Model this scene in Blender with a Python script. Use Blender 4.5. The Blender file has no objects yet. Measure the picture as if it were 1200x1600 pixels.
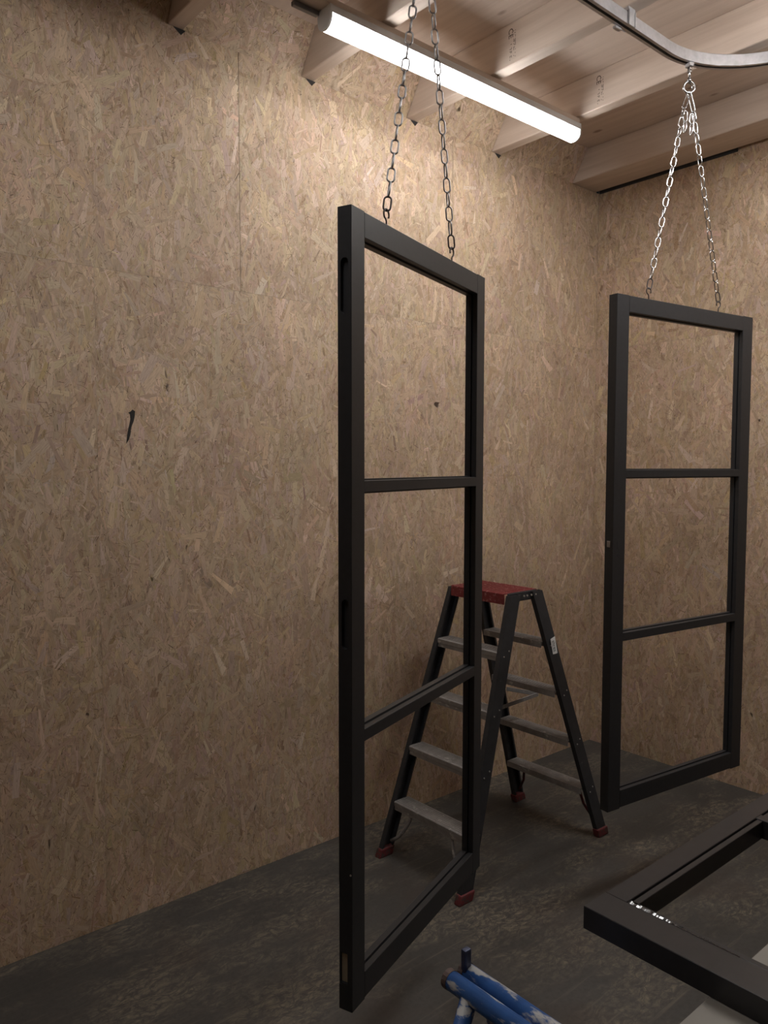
import bpy, bmesh, math, random
import numpy as np
from mathutils import Vector, Matrix

random.seed(7)
scene = bpy.context.scene
col = scene.collection

# ------------------------------------------------------------------ camera
PITCH, YAW, ROLL, FPX = 0.0598115, 0.8667201, 0.0013087, 1204.3
cam_data = bpy.data.cameras.new('camera')
cam_data.sensor_fit = 'VERTICAL'
cam_data.sensor_height = 36.0
cam_data.lens = FPX / 1600 * 36.0
cam_data.clip_start = 0.02
cam = bpy.data.objects.new('camera', cam_data)
col.objects.link(cam)
_f = Vector((math.cos(PITCH) * math.cos(YAW), math.cos(PITCH) * math.sin(YAW), -math.sin(PITCH)))
_r = _f.cross(Vector((0, 0, 1))).normalized()
_u = _r.cross(_f)
_r2 = math.cos(ROLL) * _r + math.sin(ROLL) * _u
_u2 = -math.sin(ROLL) * _r + math.cos(ROLL) * _u
m3 = Matrix((_r2, _u2, -_f)).transposed()
cam.matrix_world = Matrix.Translation((-4.19806, -2.87892, 1.77386)) @ m3.to_4x4()
scene.camera = cam

# ------------------------------------------------------------------ world, exposure
world = bpy.data.worlds.new('world')
scene.world = world
world.use_nodes = True
world.node_tree.nodes['Background'].inputs[0].default_value = (0.5, 0.52, 0.55, 1)
world.node_tree.nodes['Background'].inputs[1].default_value = 0.02
scene.view_settings.view_transform = 'Standard'
scene.view_settings.look = 'None'
scene.view_settings.gamma = 1.0
scene.view_settings.use_curve_mapping = False
scene.view_settings.exposure = -0.18
LED_COLOUR = (1.0, 0.985, 0.965)
LAMP_STRENGTH = 25.5        # LED batten in view
# unseen battens added outside the picture to brighten the walls: x0, x1, y, strength, label
FILL_LAMPS = [(-4.6, -3.1, -1.5, 30.0, 'added unseen LED batten lamp on the ceiling above the left edge of the picture'),
         (-1.95, -0.45, -1.92, 43.0, 'added unseen LED batten lamp above the lying door frame, nearer the curved track'),
         (-1.95, -0.45, -2.12, 43.0, 'added unseen LED batten lamp above the lying door frame, farther from the curved track')]

# ------------------------------------------------------------------ material helpers
def new_mat(name):
    m = bpy.data.materials.new(name)
    m.use_nodes = True
    nt = m.node_tree
    return m, nt, nt.nodes['Principled BSDF']

class N:
    """small node wiring helper"""
    def __init__(s, nt): s.nt = nt
    def n(s, t, **kw):
        nd = s.nt.nodes.new(t)
        for k, v in kw.items(): setattr(nd, k, v)
        return nd
    def l(s, a, b): s.nt.links.new(a, b)
    def set(s, inp, v):
        if hasattr(v, 'is_output'): s.l(v, inp)
        else: inp.default_value = v
    def math(s, op, a, b=0.0, c=None):
        nd = s.n('ShaderNodeMath', operation=op)
        s.set(nd.inputs[0], a); s.set(nd.inputs[1], b)
        if c is not None: s.set(nd.inputs[2], c)
        return nd.outputs[0]
    def mix(s, fac, a, b, blend='MIX'):
        nd = s.n('ShaderNodeMix', data_type='RGBA', blend_type=blend)
        s.set(nd.inputs[0], fac); s.set(nd.inputs[6], a); s.set(nd.inputs[7], b)
        return nd.outputs[2]
    def mapping(s, v, loc=(0, 0, 0), rot=(0, 0, 0), scale=(1, 1, 1)):
        nd = s.n('ShaderNodeMapping')
        s.l(v, nd.inputs[0])
        nd.inputs[1].default_value = loc; nd.inputs[2].default_value = rot; nd.inputs[3].default_value = scale
        return nd.outputs[0]
    def noise(s, v, scale=5, detail=3, rough=0.55, dim='3D'):
        nd = s.n('ShaderNodeTexNoise', noise_dimensions=dim)
        s.l(v, nd.inputs['Vector'])
        nd.inputs['Scale'].default_value = scale; nd.inputs['Detail'].default_value = detail
        nd.inputs['Roughness'].default_value = rough
        return nd
    def ramp(s, fac, stops, interp='LINEAR'):
        nd = s.n('ShaderNodeValToRGB')
        cr = nd.color_ramp; cr.interpolation = interp
        while len(cr.elements) < len(stops): cr.elements.new(0.5)
        for e, (p, c) in zip(cr.elements, stops):
            e.position = p; e.color = (c[0], c[1], c[2], 1) if len(c) == 3 else c
        s.l(fac, nd.inputs[0])
        return nd.outputs[0]
    def bump(s, h, strength=0.3, dist=0.002):
        nd = s.n('ShaderNodeBump')
        nd.inputs['Strength'].default_value = strength; nd.inputs['Distance'].default_value = dist
        s.l(h, nd.inputs['Height'])
        return nd.outputs[0]

def G(v): return (v, v, v)

def mat_osb_strands():
    """wood strands of the chipboard: colour per strand, fine grain along each strand"""
    m, nt, b = new_mat('osb_strands'); k = N(nt)
    at = k.n('ShaderNodeAttribute', attribute_name='strand_colour')
    uv = k.n('ShaderNodeUVMap')
    g = k.noise(k.mapping(uv.outputs[0], scale=(420, 26, 1)), 1, 2, 0.6, '2D').outputs['Fac']
    c = k.mix(1.0, at.outputs['Color'], k.ramp(g, [(0.25, G(0.74)), (0.6, G(1.06))]), 'MULTIPLY')
    k.l(c, b.inputs['Base Color'])
    b.inputs['Roughness'].default_value = 0.6
    b.inputs['Specular IOR Level'].default_value = 0.28
    return m

def mat_osb_base():
    m, nt, b = new_mat('osb_base'); k = N(nt)
    tc = k.n('ShaderNodeTexCoord')
    g = k.noise(k.mapping(tc.outputs['Object'], scale=(70, 70, 22)), 1, 3, 0.65).outputs['Fac']
    k.l(k.ramp(g, [(0.3, (0.26, 0.175, 0.115)), (0.5, (0.43, 0.32, 0.22)), (0.72, (0.55, 0.43, 0.31))]), b.inputs['Base Color'])
    b.inputs['Roughness'].default_value = 0.65
    return m

def mat_spruce(name, axis, c0, c1, knots=True):
    """planed spruce; axis = local axis index the grain runs along"""
    m, nt, b = new_mat(name); k = N(nt)
    tc = k.n('ShaderNodeTexCoord'); oi = k.n('ShaderNodeObjectInfo')
    off = k.n('ShaderNodeVectorMath', operation='MULTIPLY_ADD')
    cb = k.n('ShaderNodeCombineXYZ')
    for i in range(3): k.l(oi.outputs['Random'], cb.inputs[i])
    k.l(cb.outputs[0], off.inputs[0]); off.inputs[1].default_value = (17, 23, 11); k.l(tc.outputs['Object'], off.inputs[2])
    P = off.outputs[0]
    s = [26, 26, 26]; s[axis] = 1.3
    g = k.noise(k.mapping(P, scale=tuple(s)), 1, 5, 0.6).outputs['Fac']
    c = k.ramp(g, [(0.3, c0), (0.7, c1)])
    s2 = [120, 120, 120]; s2[axis] = 3
    g2 = k.noise(k.mapping(P, scale=tuple(s2)), 1, 3, 0.6).outputs['Fac']
    c = k.mix(k.math('MULTIPLY', g2, 0.30), c, (c0[0] * .75, c0[1] * .7, c0[2] * .65, 1))
    if knots:
        s3 = [6.0, 6.0, 6.0]; s3[axis] = 3.0
        vo = k.n('ShaderNodeTexVoronoi'); k.l(k.mapping(P, scale=tuple(s3)), vo.inputs['Vector']); vo.inputs['Scale'].default_value = 1
        sc = k.n('ShaderNodeSeparateColor'); k.l(vo.outputs['Color'], sc.inputs[0])
        kn = k.math('MULTIPLY', k.ramp(vo.outputs['Distance'], [(0.05, G(1)), (0.11, G(0))]), k.math('GREATER_THAN', sc.outputs[0], 0.35))
        c = k.mix(k.math('MULTIPLY', kn, 0.7), c, (0.16, 0.085, 0.05, 1))
    k.l(c, b.inputs['Base Color'])
    b.inputs['Roughness'].default_value = 0.6
    b.inputs['Specular IOR Level'].default_value = 0.3
    k.l(k.bump(g2, 0.15, 0.001), b.inputs['Normal'])
    return m

def mat_floor():
    m, nt, b = new_mat('dirty_concrete'); k = N(nt)
    tc = k.n('ShaderNodeTexCoord'); P = tc.outputs['Object']
    n1 = k.noise(P, 1.2, 6, 0.6).outputs['Fac']
    c = k.ramp(n1, [(0.3, (0.056, 0.053, 0.049)), (0.55, (0.073, 0.069, 0.064)), (0.75, (0.094, 0.088, 0.081))])
    n2 = k.noise(P, 60, 4, 0.7).outputs['Fac']
    c = k.mix(k.ramp(n2, [(0.45, G(0)), (0.75, G(0.5))]), c, (0.038, 0.035, 0.032, 1))
    # scuffed pale patches of dried paint and sawdust: broken up by crackle, confined to blotches
    wp = k.n('ShaderNodeVectorMath', operation='MULTIPLY_ADD')
    k.l(k.noise(P, 7, 3, 0.6).outputs['Color'], wp.inputs[0]); wp.inputs[1].default_value = (0.09, 0.09, 0); k.l(P, wp.inputs[2])
    blot = k.ramp(k.noise(k.mapping(wp.outputs[0], loc=(0.35, 0.2, 0), scale=(1.0, 2.2, 1)), 1.7, 4, 0.65).outputs['Fac'], [(0.44, G(0)), (0.60, G(1))])
    vo = k.n('ShaderNodeTexVoronoi', feature='DISTANCE_TO_EDGE'); k.l(k.mapping(wp.outputs[0], scale=(1, 1.6, 1)), vo.inputs['Vector']); vo.inputs['Scale'].default_value = 16
    crack = k.ramp(vo.outputs['Distance'], [(0.0, G(0.15)), (0.06, G(1))])
    spec = k.ramp(k.noise(k.mapping(wp.outputs[0], scale=(1, 2.2, 1)), 24, 5, 0.75).outputs['Fac'], [(0.42, G(0)), (0.66, G(1))])
    pm = k.math('MULTIPLY', blot, k.math('MULTIPLY', crack, spec))
    c = k.mix(k.math('MULTIPLY', pm, 0.75), c, (0.27, 0.225, 0.165, 1))
    # drag streaks along the wall
    st = k.ramp(k.noise(k.mapping(P, rot=(0, 0, 0.12), scale=(0.9, 22, 1)), 1.6, 4, 0.7).outputs['Fac'], [(0.58, G(0)), (0.72, G(1))])
    c = k.mix(k.math('MULTIPLY', st, 0.42), c, (0.21, 0.175, 0.135, 1))
    # reddish dirt
    rd = k.ramp(k.noise(P, 2.3, 3, 0.6).outputs['Fac'], [(0.52, G(0)), (0.7, G(0.5))])
    c = k.mix(rd, c, (0.066, 0.048, 0.038, 1))
    k.l(c, b.inputs['Base Color'])
    k.l(k.ramp(n1, [(0.3, G(0.5)), (0.7, G(0.7))]), b.inputs['Roughness'])
    b.inputs['Specular IOR Level'].default_value = 0.35
    k.l(k.bump(n2, 0.25, 0.002), b.inputs['Normal'])
    return m

def mat_plain(name, c, rough=0.5, metal=0.0, spec=0.5, var=0.12, scale=30, bump=0.05):
    m, nt, b = new_mat(name); k = N(nt)
    tc = k.n('ShaderNodeTexCoord')
    n = k.noise(tc.outputs['Object'], scale, 4, 0.6).outputs['Fac']
    lo = tuple(x * (1 - var) for x in c); hi = tuple(min(1, x * (1 + var)) for x in c)
    k.l(k.ramp(n, [(0.3, lo), (0.7, hi)]), b.inputs['Base Color'])
    b.inputs['Roughness'].default_value = rough; b.inputs['Metallic'].default_value = metal
    b.inputs['Specular IOR Level'].default_value = spec
    if bump: k.l(k.bump(n, bump, 0.001), b.inputs['Normal'])
    return m

def mat_worn(name, c, wear, amt, rough=0.5, metal=0.0, scale=30, spec=0.5, stretch=(1, 1, 1)):
    """painted or dirty metal with splatters / scuffs that have shapes of their own"""
    m, nt, b = new_mat(name); k = N(nt)
    tc = k.n('ShaderNodeTexCoord'); P = tc.outputs['Object']
    n = k.noise(P, 25, 4, 0.6).outputs['Fac']
    cc = k.ramp(n, [(0.3, tuple(x * .8 for x in c)), (0.7, tuple(x * 1.15 for x in c))])
    sp = k.noise(k.mapping(P, scale=stretch), scale, 5, 0.62).outputs['Fac']
    mk = k.ramp(sp, [(amt, G(0)), (amt + 0.05, G(1))])
    k.l(k.mix(k.math('MULTIPLY', mk, 0.9), cc, (*wear, 1)), b.inputs['Base Color'])
    b.inputs['Roughness'].default_value = rough; b.inputs['Metallic'].default_value = metal
    b.inputs['Specular IOR Level'].default_value = spec
    k.l(k.bump(sp, 0.08, 0.001), b.inputs['Normal'])
    return m

def mat_emit(name, c, s):
    m, nt, b = new_mat(name)
    b.inputs['Base Color'].default_value = (0.9, 0.9, 0.9, 1)
    b.inputs['Emission Color'].default_value = (*c, 1)
    b.inputs['Emission Strength'].default_value = s
    return m

OSB = mat_osb_base()
STRANDS = mat_osb_strands()
SPRUCE_DECK = mat_spruce('spruce_deck', 1, (0.54, 0.435, 0.365), (0.66, 0.55, 0.47))
SPRUCE_JOIST = mat_spruce('spruce_joist', 1, (0.60, 0.495, 0.42), (0.74, 0.635, 0.55))
SPRUCE_BATTEN = mat_spruce('spruce_batten', 0, (0.60, 0.495, 0.42), (0.74, 0.635, 0.55), False)
FLOOR = mat_floor()
BLACKPAINT = mat_plain('anthracite_paint', (0.0245, 0.0255, 0.0285), 0.45, 0, 0.4, 0.10, 60, 0.06)
WETPAINT = mat_plain('wet_black_paint', (0.030, 0.030, 0.033), 0.30, 0, 0.5, 0.10, 40, 0.05)
GALV = mat_plain('galvanised_steel', (0.46, 0.46, 0.48), 0.42, 0.75, 0.5, 0.12, 40, 0.04)
ZINC = mat_plain('zinc_chain', (0.42, 0.42, 0.43), 0.25, 1.0, 0.5, 0.12, 90, 0.05)
DULLCHAIN = mat_plain('dull_chain', (0.34, 0.33, 0.33), 0.40, 0.9, 0.5, 0.2, 90, 0.08)
DARKHOOK = mat_plain('paint_coated_hook', (0.07, 0.055, 0.05), 0.5, 0.3, 0.4, 0.2, 90, 0.05)
DARKSLOT = mat_plain('dark_slot', (0.03, 0.03, 0.032), 0.7)
LAMPWHITE = mat_plain('lamp_housing', (0.72, 0.73, 0.74), 0.4, 0, 0.4, 0.02)
LED = mat_emit('led_diffuser', LED_COLOUR, LAMP_STRENGTH)
LADDERBLK = mat_worn('ladder_black', (0.032, 0.033, 0.037), (0.22, 0.21, 0.2), 0.70, 0.5, 0.0, 60, 0.4)
LADDERALU = mat_worn('ladder_tread', (0.30, 0.285, 0.275), (0.52, 0.50, 0.48), 0.60, 0.55, 0.25, 40, 0.5, (1, 0.5, 1))
LADDERRED = mat_worn('ladder_red', (0.20, 0.026, 0.030), (0.34, 0.17, 0.16), 0.56, 0.45, 0.0, 70, 0.45)
FOOTRED = mat_worn('foot_red', (0.16, 0.030, 0.034), (0.075, 0.055, 0.05), 0.50, 0.6, 0.0, 50, 0.4)
RIVET = mat_plain('rivet', (0.6, 0.58, 0.55), 0.4, 0.8)
STICKER = mat_plain('sticker_white', (0.85, 0.85, 0.84), 0.5, 0, 0.4, 0.05)
INK = mat_plain('ink', (0.02, 0.02, 0.022), 0.7)
STAMP = mat_plain('stamp_ink', (0.10, 0.07, 0.055), 0.8)
BLUE = mat_worn('blue_paint', (0.030, 0.105, 0.32), (0.55, 0.55, 0.53), 0.555, 0.45, 0.0, 26, 0.45, (1, 0.35, 1))
RUSTCAP = mat_worn('rusty_cap', (0.12, 0.085, 0.08), (0.35, 0.35, 0.36), 0.62, 0.6, 0.2, 40)
PLANK = mat_plain('pale_board', (0.27, 0.255, 0.23), 0.7, 0, 0.3, 0.06, 8)
RAWWOOD = mat_plain('raw_wood', (0.33, 0.28, 0.20), 0.7)
CHAR = mat_plain('black_gouge_and_gap', (0.018, 0.015, 0.013), 0.8)

# ------------------------------------------------------------------ mesh helpers
def link_mesh(name, bm, mat, parent=None, smooth=False, matrix=None):
    me = bpy.data.meshes.new(name)
    bmesh.ops.recalc_face_normals(bm, faces=bm.faces)
    bm.to_mesh(me); bm.free()
    me.materials.append(mat)
    if smooth:
        for p in me.polygons: p.use_smooth = True
    return link_obj(name, me, parent, matrix)

def link_obj(name, me, parent=None, matrix=None):
    o = bpy.data.objects.new(name, me)
    col.objects.link(o)
    if parent: o.parent = parent
    if matrix is not None: o.matrix_local = matrix
    return o

def empty(name, matrix=None, label=None, cat=None, group=None):
    o = bpy.data.objects.new(name, None)
    o.empty_display_size = 0.1
    col.objects.link(o)
    if matrix is not None: o.matrix_world = matrix
    tag(o, label, cat, group)
    return o

def tag(o, label=None, cat=None, group=None, kind=None):
    if label: o['label'] = label
    if cat: o['category'] = cat
    if group: o['group'] = group
    if kind: o['kind'] = kind
    return o

def T(x, y, z): return Matrix.Translation((x, y, z))

def box(bm, lo, hi, bevel=0.0, seg=1, M=None):
    r = bmesh.ops.create_cube(bm, size=1.0)
    vs = r['verts']
    for v in vs:
        v.co = Vector([(lo[i] + hi[i]) / 2 + v.co[i] * (hi[i] - lo[i]) for i in range(3)])
    if bevel:
        es = list({e for v in vs for e in v.link_edges})
        rr = bmesh.ops.bevel(bm, geom=es, offset=bevel, segments=seg, affect='EDGES', profile=0.6)
        vs = list({v for f in rr['faces'] for v in f.verts} | {v for v in vs if v.is_valid})
    if M is not None:
        bmesh.ops.transform(bm, matrix=M, verts=[v for v in vs if v.is_valid])
    return vs

def boxobj(name, lo, hi, mat, parent=None, bevel=0.0, seg=1, matrix=None):
    bm = bmesh.new(); box(bm, lo, hi, bevel, seg)
    return link_mesh(name, bm, mat, parent, False, matrix)

def prism(bm, prof, axis_fn, s0, s1):
    """closed 2D profile swept between s0 and s1; axis_fn(a, b, s) -> co"""
    v0 = [bm.verts.new(axis_fn(a, b, s0)) for a, b in prof]
    v1 = [bm.verts.new(axis_fn(a, b, s1)) for a, b in prof]
    n = len(prof)
    for i in range(n):
        bm.faces.new((v0[i], v0[(i + 1) % n], v1[(i + 1) % n], v1[i]))
    bm.faces.new(v0); bm.faces.new(v1[::-1])

def sweep(bm, pts, ring, closed=False, caps=True):
    """ring(i, p, tangent) -> list of coordinates"""
    n = len(pts); rings = []
    for i, p in enumerate(pts):
        a = pts[(i - 1) % n] if (closed or i > 0) else p
        c = pts[(i + 1) % n] if (closed or i < n - 1) else p
        t = (c - a).normalized()
        rings.append([bm.verts.new(x) for x in ring(i, p, t)])
    k = len(rings[0])
    for i in range(n if closed else n - 1):
        A, B = rings[i], rings[(i + 1) % n]
        for j in range(k):
            bm.faces.new((A[j], A[(j + 1) % k], B[(j + 1) % k], B[j]))
    if not closed and caps:
        bm.faces.new(rings[0][::-1]); bm.faces.new(rings[-1])

def tube(bm, pts, r, seg=8, closed=False, up=None):
    pts = [Vector(p) for p in pts]
    ref = [Vector(up) if up else None]
    def ring(i, p, t):
        if ref[0] is None or abs(ref[0].dot(t)) > 0.98:
            ref[0] = Vector((0, 0, 1)) if abs(t.z) < 0.9 else Vector((1, 0, 0))
        x = (ref[0] - t * ref[0].dot(t)).normalized(); y = t.cross(x)
        if not up: ref[0] = x
        rr = r[i] if isinstance(r, (list, tuple)) else r
        return [p + rr * (math.cos(2 * math.pi * j / seg) * x + math.sin(2 * math.pi * j / seg) * y) for j in range(seg)]
    sweep(bm, pts, ring, closed)

def tubeobj(name, pts, r, mat, parent=None, seg=8, closed=False, up=None, matrix=None):
    bm = bmesh.new(); tube(bm, pts, r, seg, closed, up)
    return link_mesh(name, bm, mat, parent, True, matrix)

def frame_from(z, x_hint, origin):
    z = Vector(z).normalized(); x = Vector(x_hint); x = (x - z * x.dot(z)).normalized(); y = z.cross(x)
    return Matrix.Translation(origin) @ Matrix((x, y, z)).transposed().to_4x4()

def boolean_cut(obj, cutters):
    """subtract cutter meshes from obj and bake the result"""
    for c in cutters:
        md = obj.modifiers.new('cut', 'BOOLEAN'); md.operation = 'DIFFERENCE'; md.object = c; md.solver = 'EXACT'
    bpy.context.view_layer.update()
    dg = bpy.context.evaluated_depsgraph_get()
    me = bpy.data.meshes.new_from_object(obj.evaluated_get(dg))
    obj.modifiers.clear()
    obj.data = me
    for c in cutters:
        bpy.data.objects.remove(c)

# ------------------------------------------------------------------ chipboard strands
PAL = np.array([(0.30, 0.195, 0.125), (0.39, 0.275, 0.185), (0.46, 0.340, 0.235), (0.505, 0.385, 0.270), (0.55, 0.425, 0.305), (0.61, 0.485, 0.360), (0.70, 0.580, 0.450)])
def strands(parent, x0, x1, z0, z1, seed, y_face=0.0, spread=24.0):
    """thousands of pressed wood strands on the room face (local y = y_face, facing -y)"""
    rs = np.random.RandomState(seed)
    area = (x1 - x0) * (z1 - z0)
    #        per m2, length range, width range, palette range, height range (mm), random-direction share
    kinds = [(620, (.07, .19), (.014, .046), (1.0, 5.0), (0.05, 0.26), .22),
             (1500, (.03, .10), (.006, .020), (0.4, 5.4), (0.10, 0.42), .30),
             (260, (.06, .16), (.014, .042), (1.6, 6.0), (0.28, 0.48), .22),
             (2300, (.012, .055), (.0014, .0060), (0.0, 5.8), (0.20, 0.56), .40),
             (1500, (.006, .036), (.0007, .0022), (-1.6, -0.5), (0.30, 0.62), .40),
             (1700, (.003, .010), (.0008, .0026), (-2.0, -0.6), (0.30, 0.62), .65)]
    cx, cz, ln, wd, tone, hh, an = [], [], [], [], [], [], []
    for dens, lr, wr, pr, hr, rnd_share in kinds:
        n = int(area * dens)
        cx.append(rs.uniform(x0, x1, n)); cz.append(rs.uniform(z0, z1, n))
        ln.append(lr[0] + (lr[1] - lr[0]) * rs.beta(1.3, 2.0, n)); wd.append(wr[0] + (wr[1] - wr[0]) * rs.beta(1.2, 2.4, n))
        t = rs.normal((pr[0] + pr[1]) / 2, (pr[1] - pr[0]) / 5, n); tone.append(np.clip(t, pr[0], pr[1]))
        hh.append(rs.uniform(hr[0], hr[1], n) * 0.001)
        a = rs.normal(0, math.radians(spread), n)
        m = rs.rand(n) < rnd_share
        a[m] = rs.uniform(-math.pi / 2, math.pi / 2, m.sum()); an.append(a)
    cx, cz, ln, wd, tone, hh, an = map(np.concatenate, (cx, cz, ln, wd, tone, hh, an))
    n = len(cx)
    q = np.array([(-.5, -.5), (.5, -.5), (.5, .5), (-.5, .5)])
    jit = rs.uniform(-.16, .16, (n, 4, 2)); jit[:, :, 1] *= 0.5
    q = q[None] + jit
    taper = rs.uniform(0.35, 1.1, (n, 1)); q[:, 2:, 0] *= taper
    u = q[:, :, 0] * wd[:, None]; v = q[:, :, 1] * ln[:, None]
    ca, sa = np.cos(an)[:, None], np.sin(an)[:, None]
    X = np.clip(cx[:, None] + u * ca + v * sa, x0, x1); Z = np.clip(cz[:, None] - u * sa + v * ca, z0, z1)
    Y = np.repeat(y_face - hh[:, None], 4, 1)
    co = np.stack([X, Y, Z], 2).reshape(-1, 3)
    me = bpy.data.meshes.new('strands')
    me.vertices.add(4 * n); me.vertices.foreach_set('co', co.astype(np.float32).ravel())
    me.loops.add(4 * n); me.loops.foreach_set('vertex_index', np.arange(4 * n, dtype=np.int32))
    me.polygons.add(n); me.polygons.foreach_set('loop_start', np.arange(0, 4 * n, 4, dtype=np.int32))
    me.polygons.foreach_set('loop_total', np.full(n, 4, dtype=np.int32))
    me.update(calc_edges=True)
    # colour per strand
    tt = np.clip(tone, 0, 5.999); i0 = tt.astype(int); fr_ = (tt - i0)[:, None]
    c = PAL[i0] * (1 - fr_) + PAL[np.minimum(i0 + 1, 6)] * fr_
    dark = tone < 0
    c[dark] = np.array([0.17, 0.108, 0.068]) * rs.uniform(0.35, 1.6, (dark.sum(), 1))
    # broad patches where paler or redder strands gather
    ph = rs.uniform(0, 6.28, 10)
    lo = sum(np.sin(cx * f1 + cz * f2 + p1) for f1, f2, p1 in ((7, 3, ph[0]), (-4, 6, ph[1]), (11, -7, ph[2]), (3, 13, ph[3]), (17, 9, ph[4]))) / 5
    hu = sum(np.sin(cx * f1 + cz * f2 + p1) for f1, f2, p1 in ((9, -5, ph[5]), (5, 10, ph[6]), (-13, 4, ph[7]), (21, 16, ph[8]))) / 4
    c = c.mean(0) + (c - c.mean(0)) * np.where(dark, 1.0, 0.86)[:, None]
    c = c * (1 + 0.13 * lo)[:, None]
    c[:, 1] *= 1 + 0.035 * hu + rs.normal(0, .022, n); c[:, 2] *= 1 + rs.normal(0, .05, n) - 0.03
    c *= rs.normal(1, .06, (n, 1)); c[:, 0] *= rs.normal(1, .02, n); c[:, 2] *= rs.normal(1, .04, n)
    rgba = np.ones((n, 4, 4), np.float32); rgba[:, :, :3] = np.clip(c * STRAND_GAIN, 0, .95)[:, None, :]
    at = me.color_attributes.new('strand_colour', 'FLOAT_COLOR', 'CORNER')
    at.data.foreach_set('color', rgba.ravel())
    uvl = me.uv_layers.new(name='grain')
    ro = rs.uniform(0, 50, (n, 1))
    uvl.data.foreach_set('uv', np.stack([u + ro, v + ro * .37], 2).astype(np.float32).ravel())
    me.materials.append(STRANDS)
    o = link_obj('strands', me, parent); o['kind'] = 'stuff'
    return o
STRAND_GAIN = np.array([1.02, 0.985, 1.01])

# ------------------------------------------------------------------ room shell
HJ = 3.467          # underside of the joists
HD = 3.64           # underside of the deck
RX, RY = -6.6, -5.6 # far ends of the workshop behind the camera

bm = bmesh.new(); box(bm, (RX, RY, -0.12), (0, 0, 0))
tag(link_mesh('floor', bm, FLOOR), 'dark dirty concrete workshop floor with pale scuffs', None, None, 'structure')

def wall(name, label, matrix, length, rows, detail=None):
    """wall in its own frame: local x along the wall, z up, y = -0.0 the room side. rows: (z0, z1, seam positions)"""
    w = boxobj(name, (0, 0.018, 0), (length, 0.12, HD), OSB, None, 0, 1, matrix)
    tag(w, label, None, None, 'structure')
    for z0, z1, seams in rows:
        xs = [0] + [s for s in seams if 0 < s < length] + [length]
        for a, b_ in zip(xs[:-1], xs[1:]):
            g = 0.0009 if (z0 > 2 and name == 'wall_left') else 0.0002
            bm = bmesh.new()
            cx, cz = (a + b_) / 2, (z0 + z1) / 2
            box(bm, (a + g - cx, 0, z0 + 0.0003 - cz), (b_ - g - cx, 0.018, z1 - 0.0003 - cz), 0.0)
            p_ = link_mesh('osb_panel', bm, OSB, w, False, T(cx, 0, cz))
            if detail and b_ > detail[0] and a < detail[1]:
                strands(p_, a + g - cx, b_ - g - cx, z0 + 0.0003 - cz, z1 - 0.0003 - cz, int(a * 977 + z0 * 131) % 99991)
    return w

def seams(first, length): 
    out = []; s = first
    while s < length: out.append(s); s += 1.25
    return out

L1 = -RX
# left wall: y = 0 plane, local x from RX to 0
wall_left = wall('wall_left', 'long OSB board wall under the lamp', T(RX, 0, 0), L1,
     [(0, 2.5, [L1 - s for s in (4.40, 3.15, 1.9, 0.65)]), (2.5, HJ, [L1 - s for s in (5.04, 3.79, 2.54, 1.29)])], (L1 - 4.9, L1))
# right wall: x = 0 plane ; local x runs towards -y
Mr = Matrix.Rotation(-math.pi / 2, 4, 'Z')
L2 = -RY
wall_right = wall('wall_right', 'OSB board wall at the far end behind the ladder', Mr, L2,
     [(0, 2.5, seams(1.25, L2)), (2.5, HD, seams(0.65, L2))], (0, 3.0))
wall_back = wall('wall_back', 'OSB wall behind the camera', T(0, RY, 0) @ Matrix.Rotation(math.pi, 4, 'Z'), L1, [(0, 2.5, seams(1.25, L1)), (2.5, HD, seams(0.65, L1))])
wall_front = wall('wall_front', 'OSB wall closing the near end of the workshop', T(RX, RY, 0) @ Matrix.Rotation(math.pi / 2, 4, 'Z'), L2, [(0, 2.5, seams(1.25, L2)), (2.5, HD, seams(0.65, L2))])

# black gouge in the left wall
bm = bmesh.new()
pts = [(0.012, .066), (0.022, .060), (0.020, .040), (0.015, .020), (0.008, .004), (0.004, -.012), (0.002, -.030), (-.004, -.048), (-.012, -.060), (-.015, -.064),
       (-.012, -.046), (-.010, -.028), (-.006, -.010), (-.001, .010), (0.003, .030), (0.002, .048), (-.004, .054), (0.004, .058)]
vs = [bm.verts.new((x, -0.0012 - 0.0006 * (i % 2), z)) for i, (x, z) in enumerate(pts)]
f = bm.faces.new(vs)
r = bmesh.ops.extrude_face_region(bm, geom=[f])
for e in r['geom']:
    if isinstance(e, bmesh.types.BMVert): e.co.y = 0.001
link_mesh('gouge', bm, CHAR, wall_left, False, T(-3.026 - RX, 0, 1.921))

# ceiling: deck, joists, slanted infill boards
ceil = boxobj('ceiling', (RX, RY, HD), (0.0, 0, HD + 0.1), SPRUCE_DECK)
tag(ceil, 'pale spruce deck ceiling carried on joists', None, None, 'structure')
joists = []
jx = [(-0.272, 0.235)]
x = -0.992
while x > RX + 0.1:
    jx.append((x, 0.064)); x -= 0.6185
for x0, w in jx:
    bm = bmesh.new()
    ylen = -RY
    box(bm, (0, -ylen / 2, 0), (w, ylen / 2, HD - HJ), 0.003)
    j = link_mesh('joist', bm, SPRUCE_JOIST, ceil, False, T(x0, RY / 2, HJ))
    joists.append(j)
for (x0, w), j in zip(jx[1:8], joists[1:8]):   # black wedge coloured in for the dark gap under each joist foot
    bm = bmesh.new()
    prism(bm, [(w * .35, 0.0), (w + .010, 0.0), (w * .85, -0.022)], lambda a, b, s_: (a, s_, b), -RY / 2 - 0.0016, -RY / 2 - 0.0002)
    link_mesh('gap_wedge', bm, CHAR, j)
edges = sorted(jx)
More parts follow.
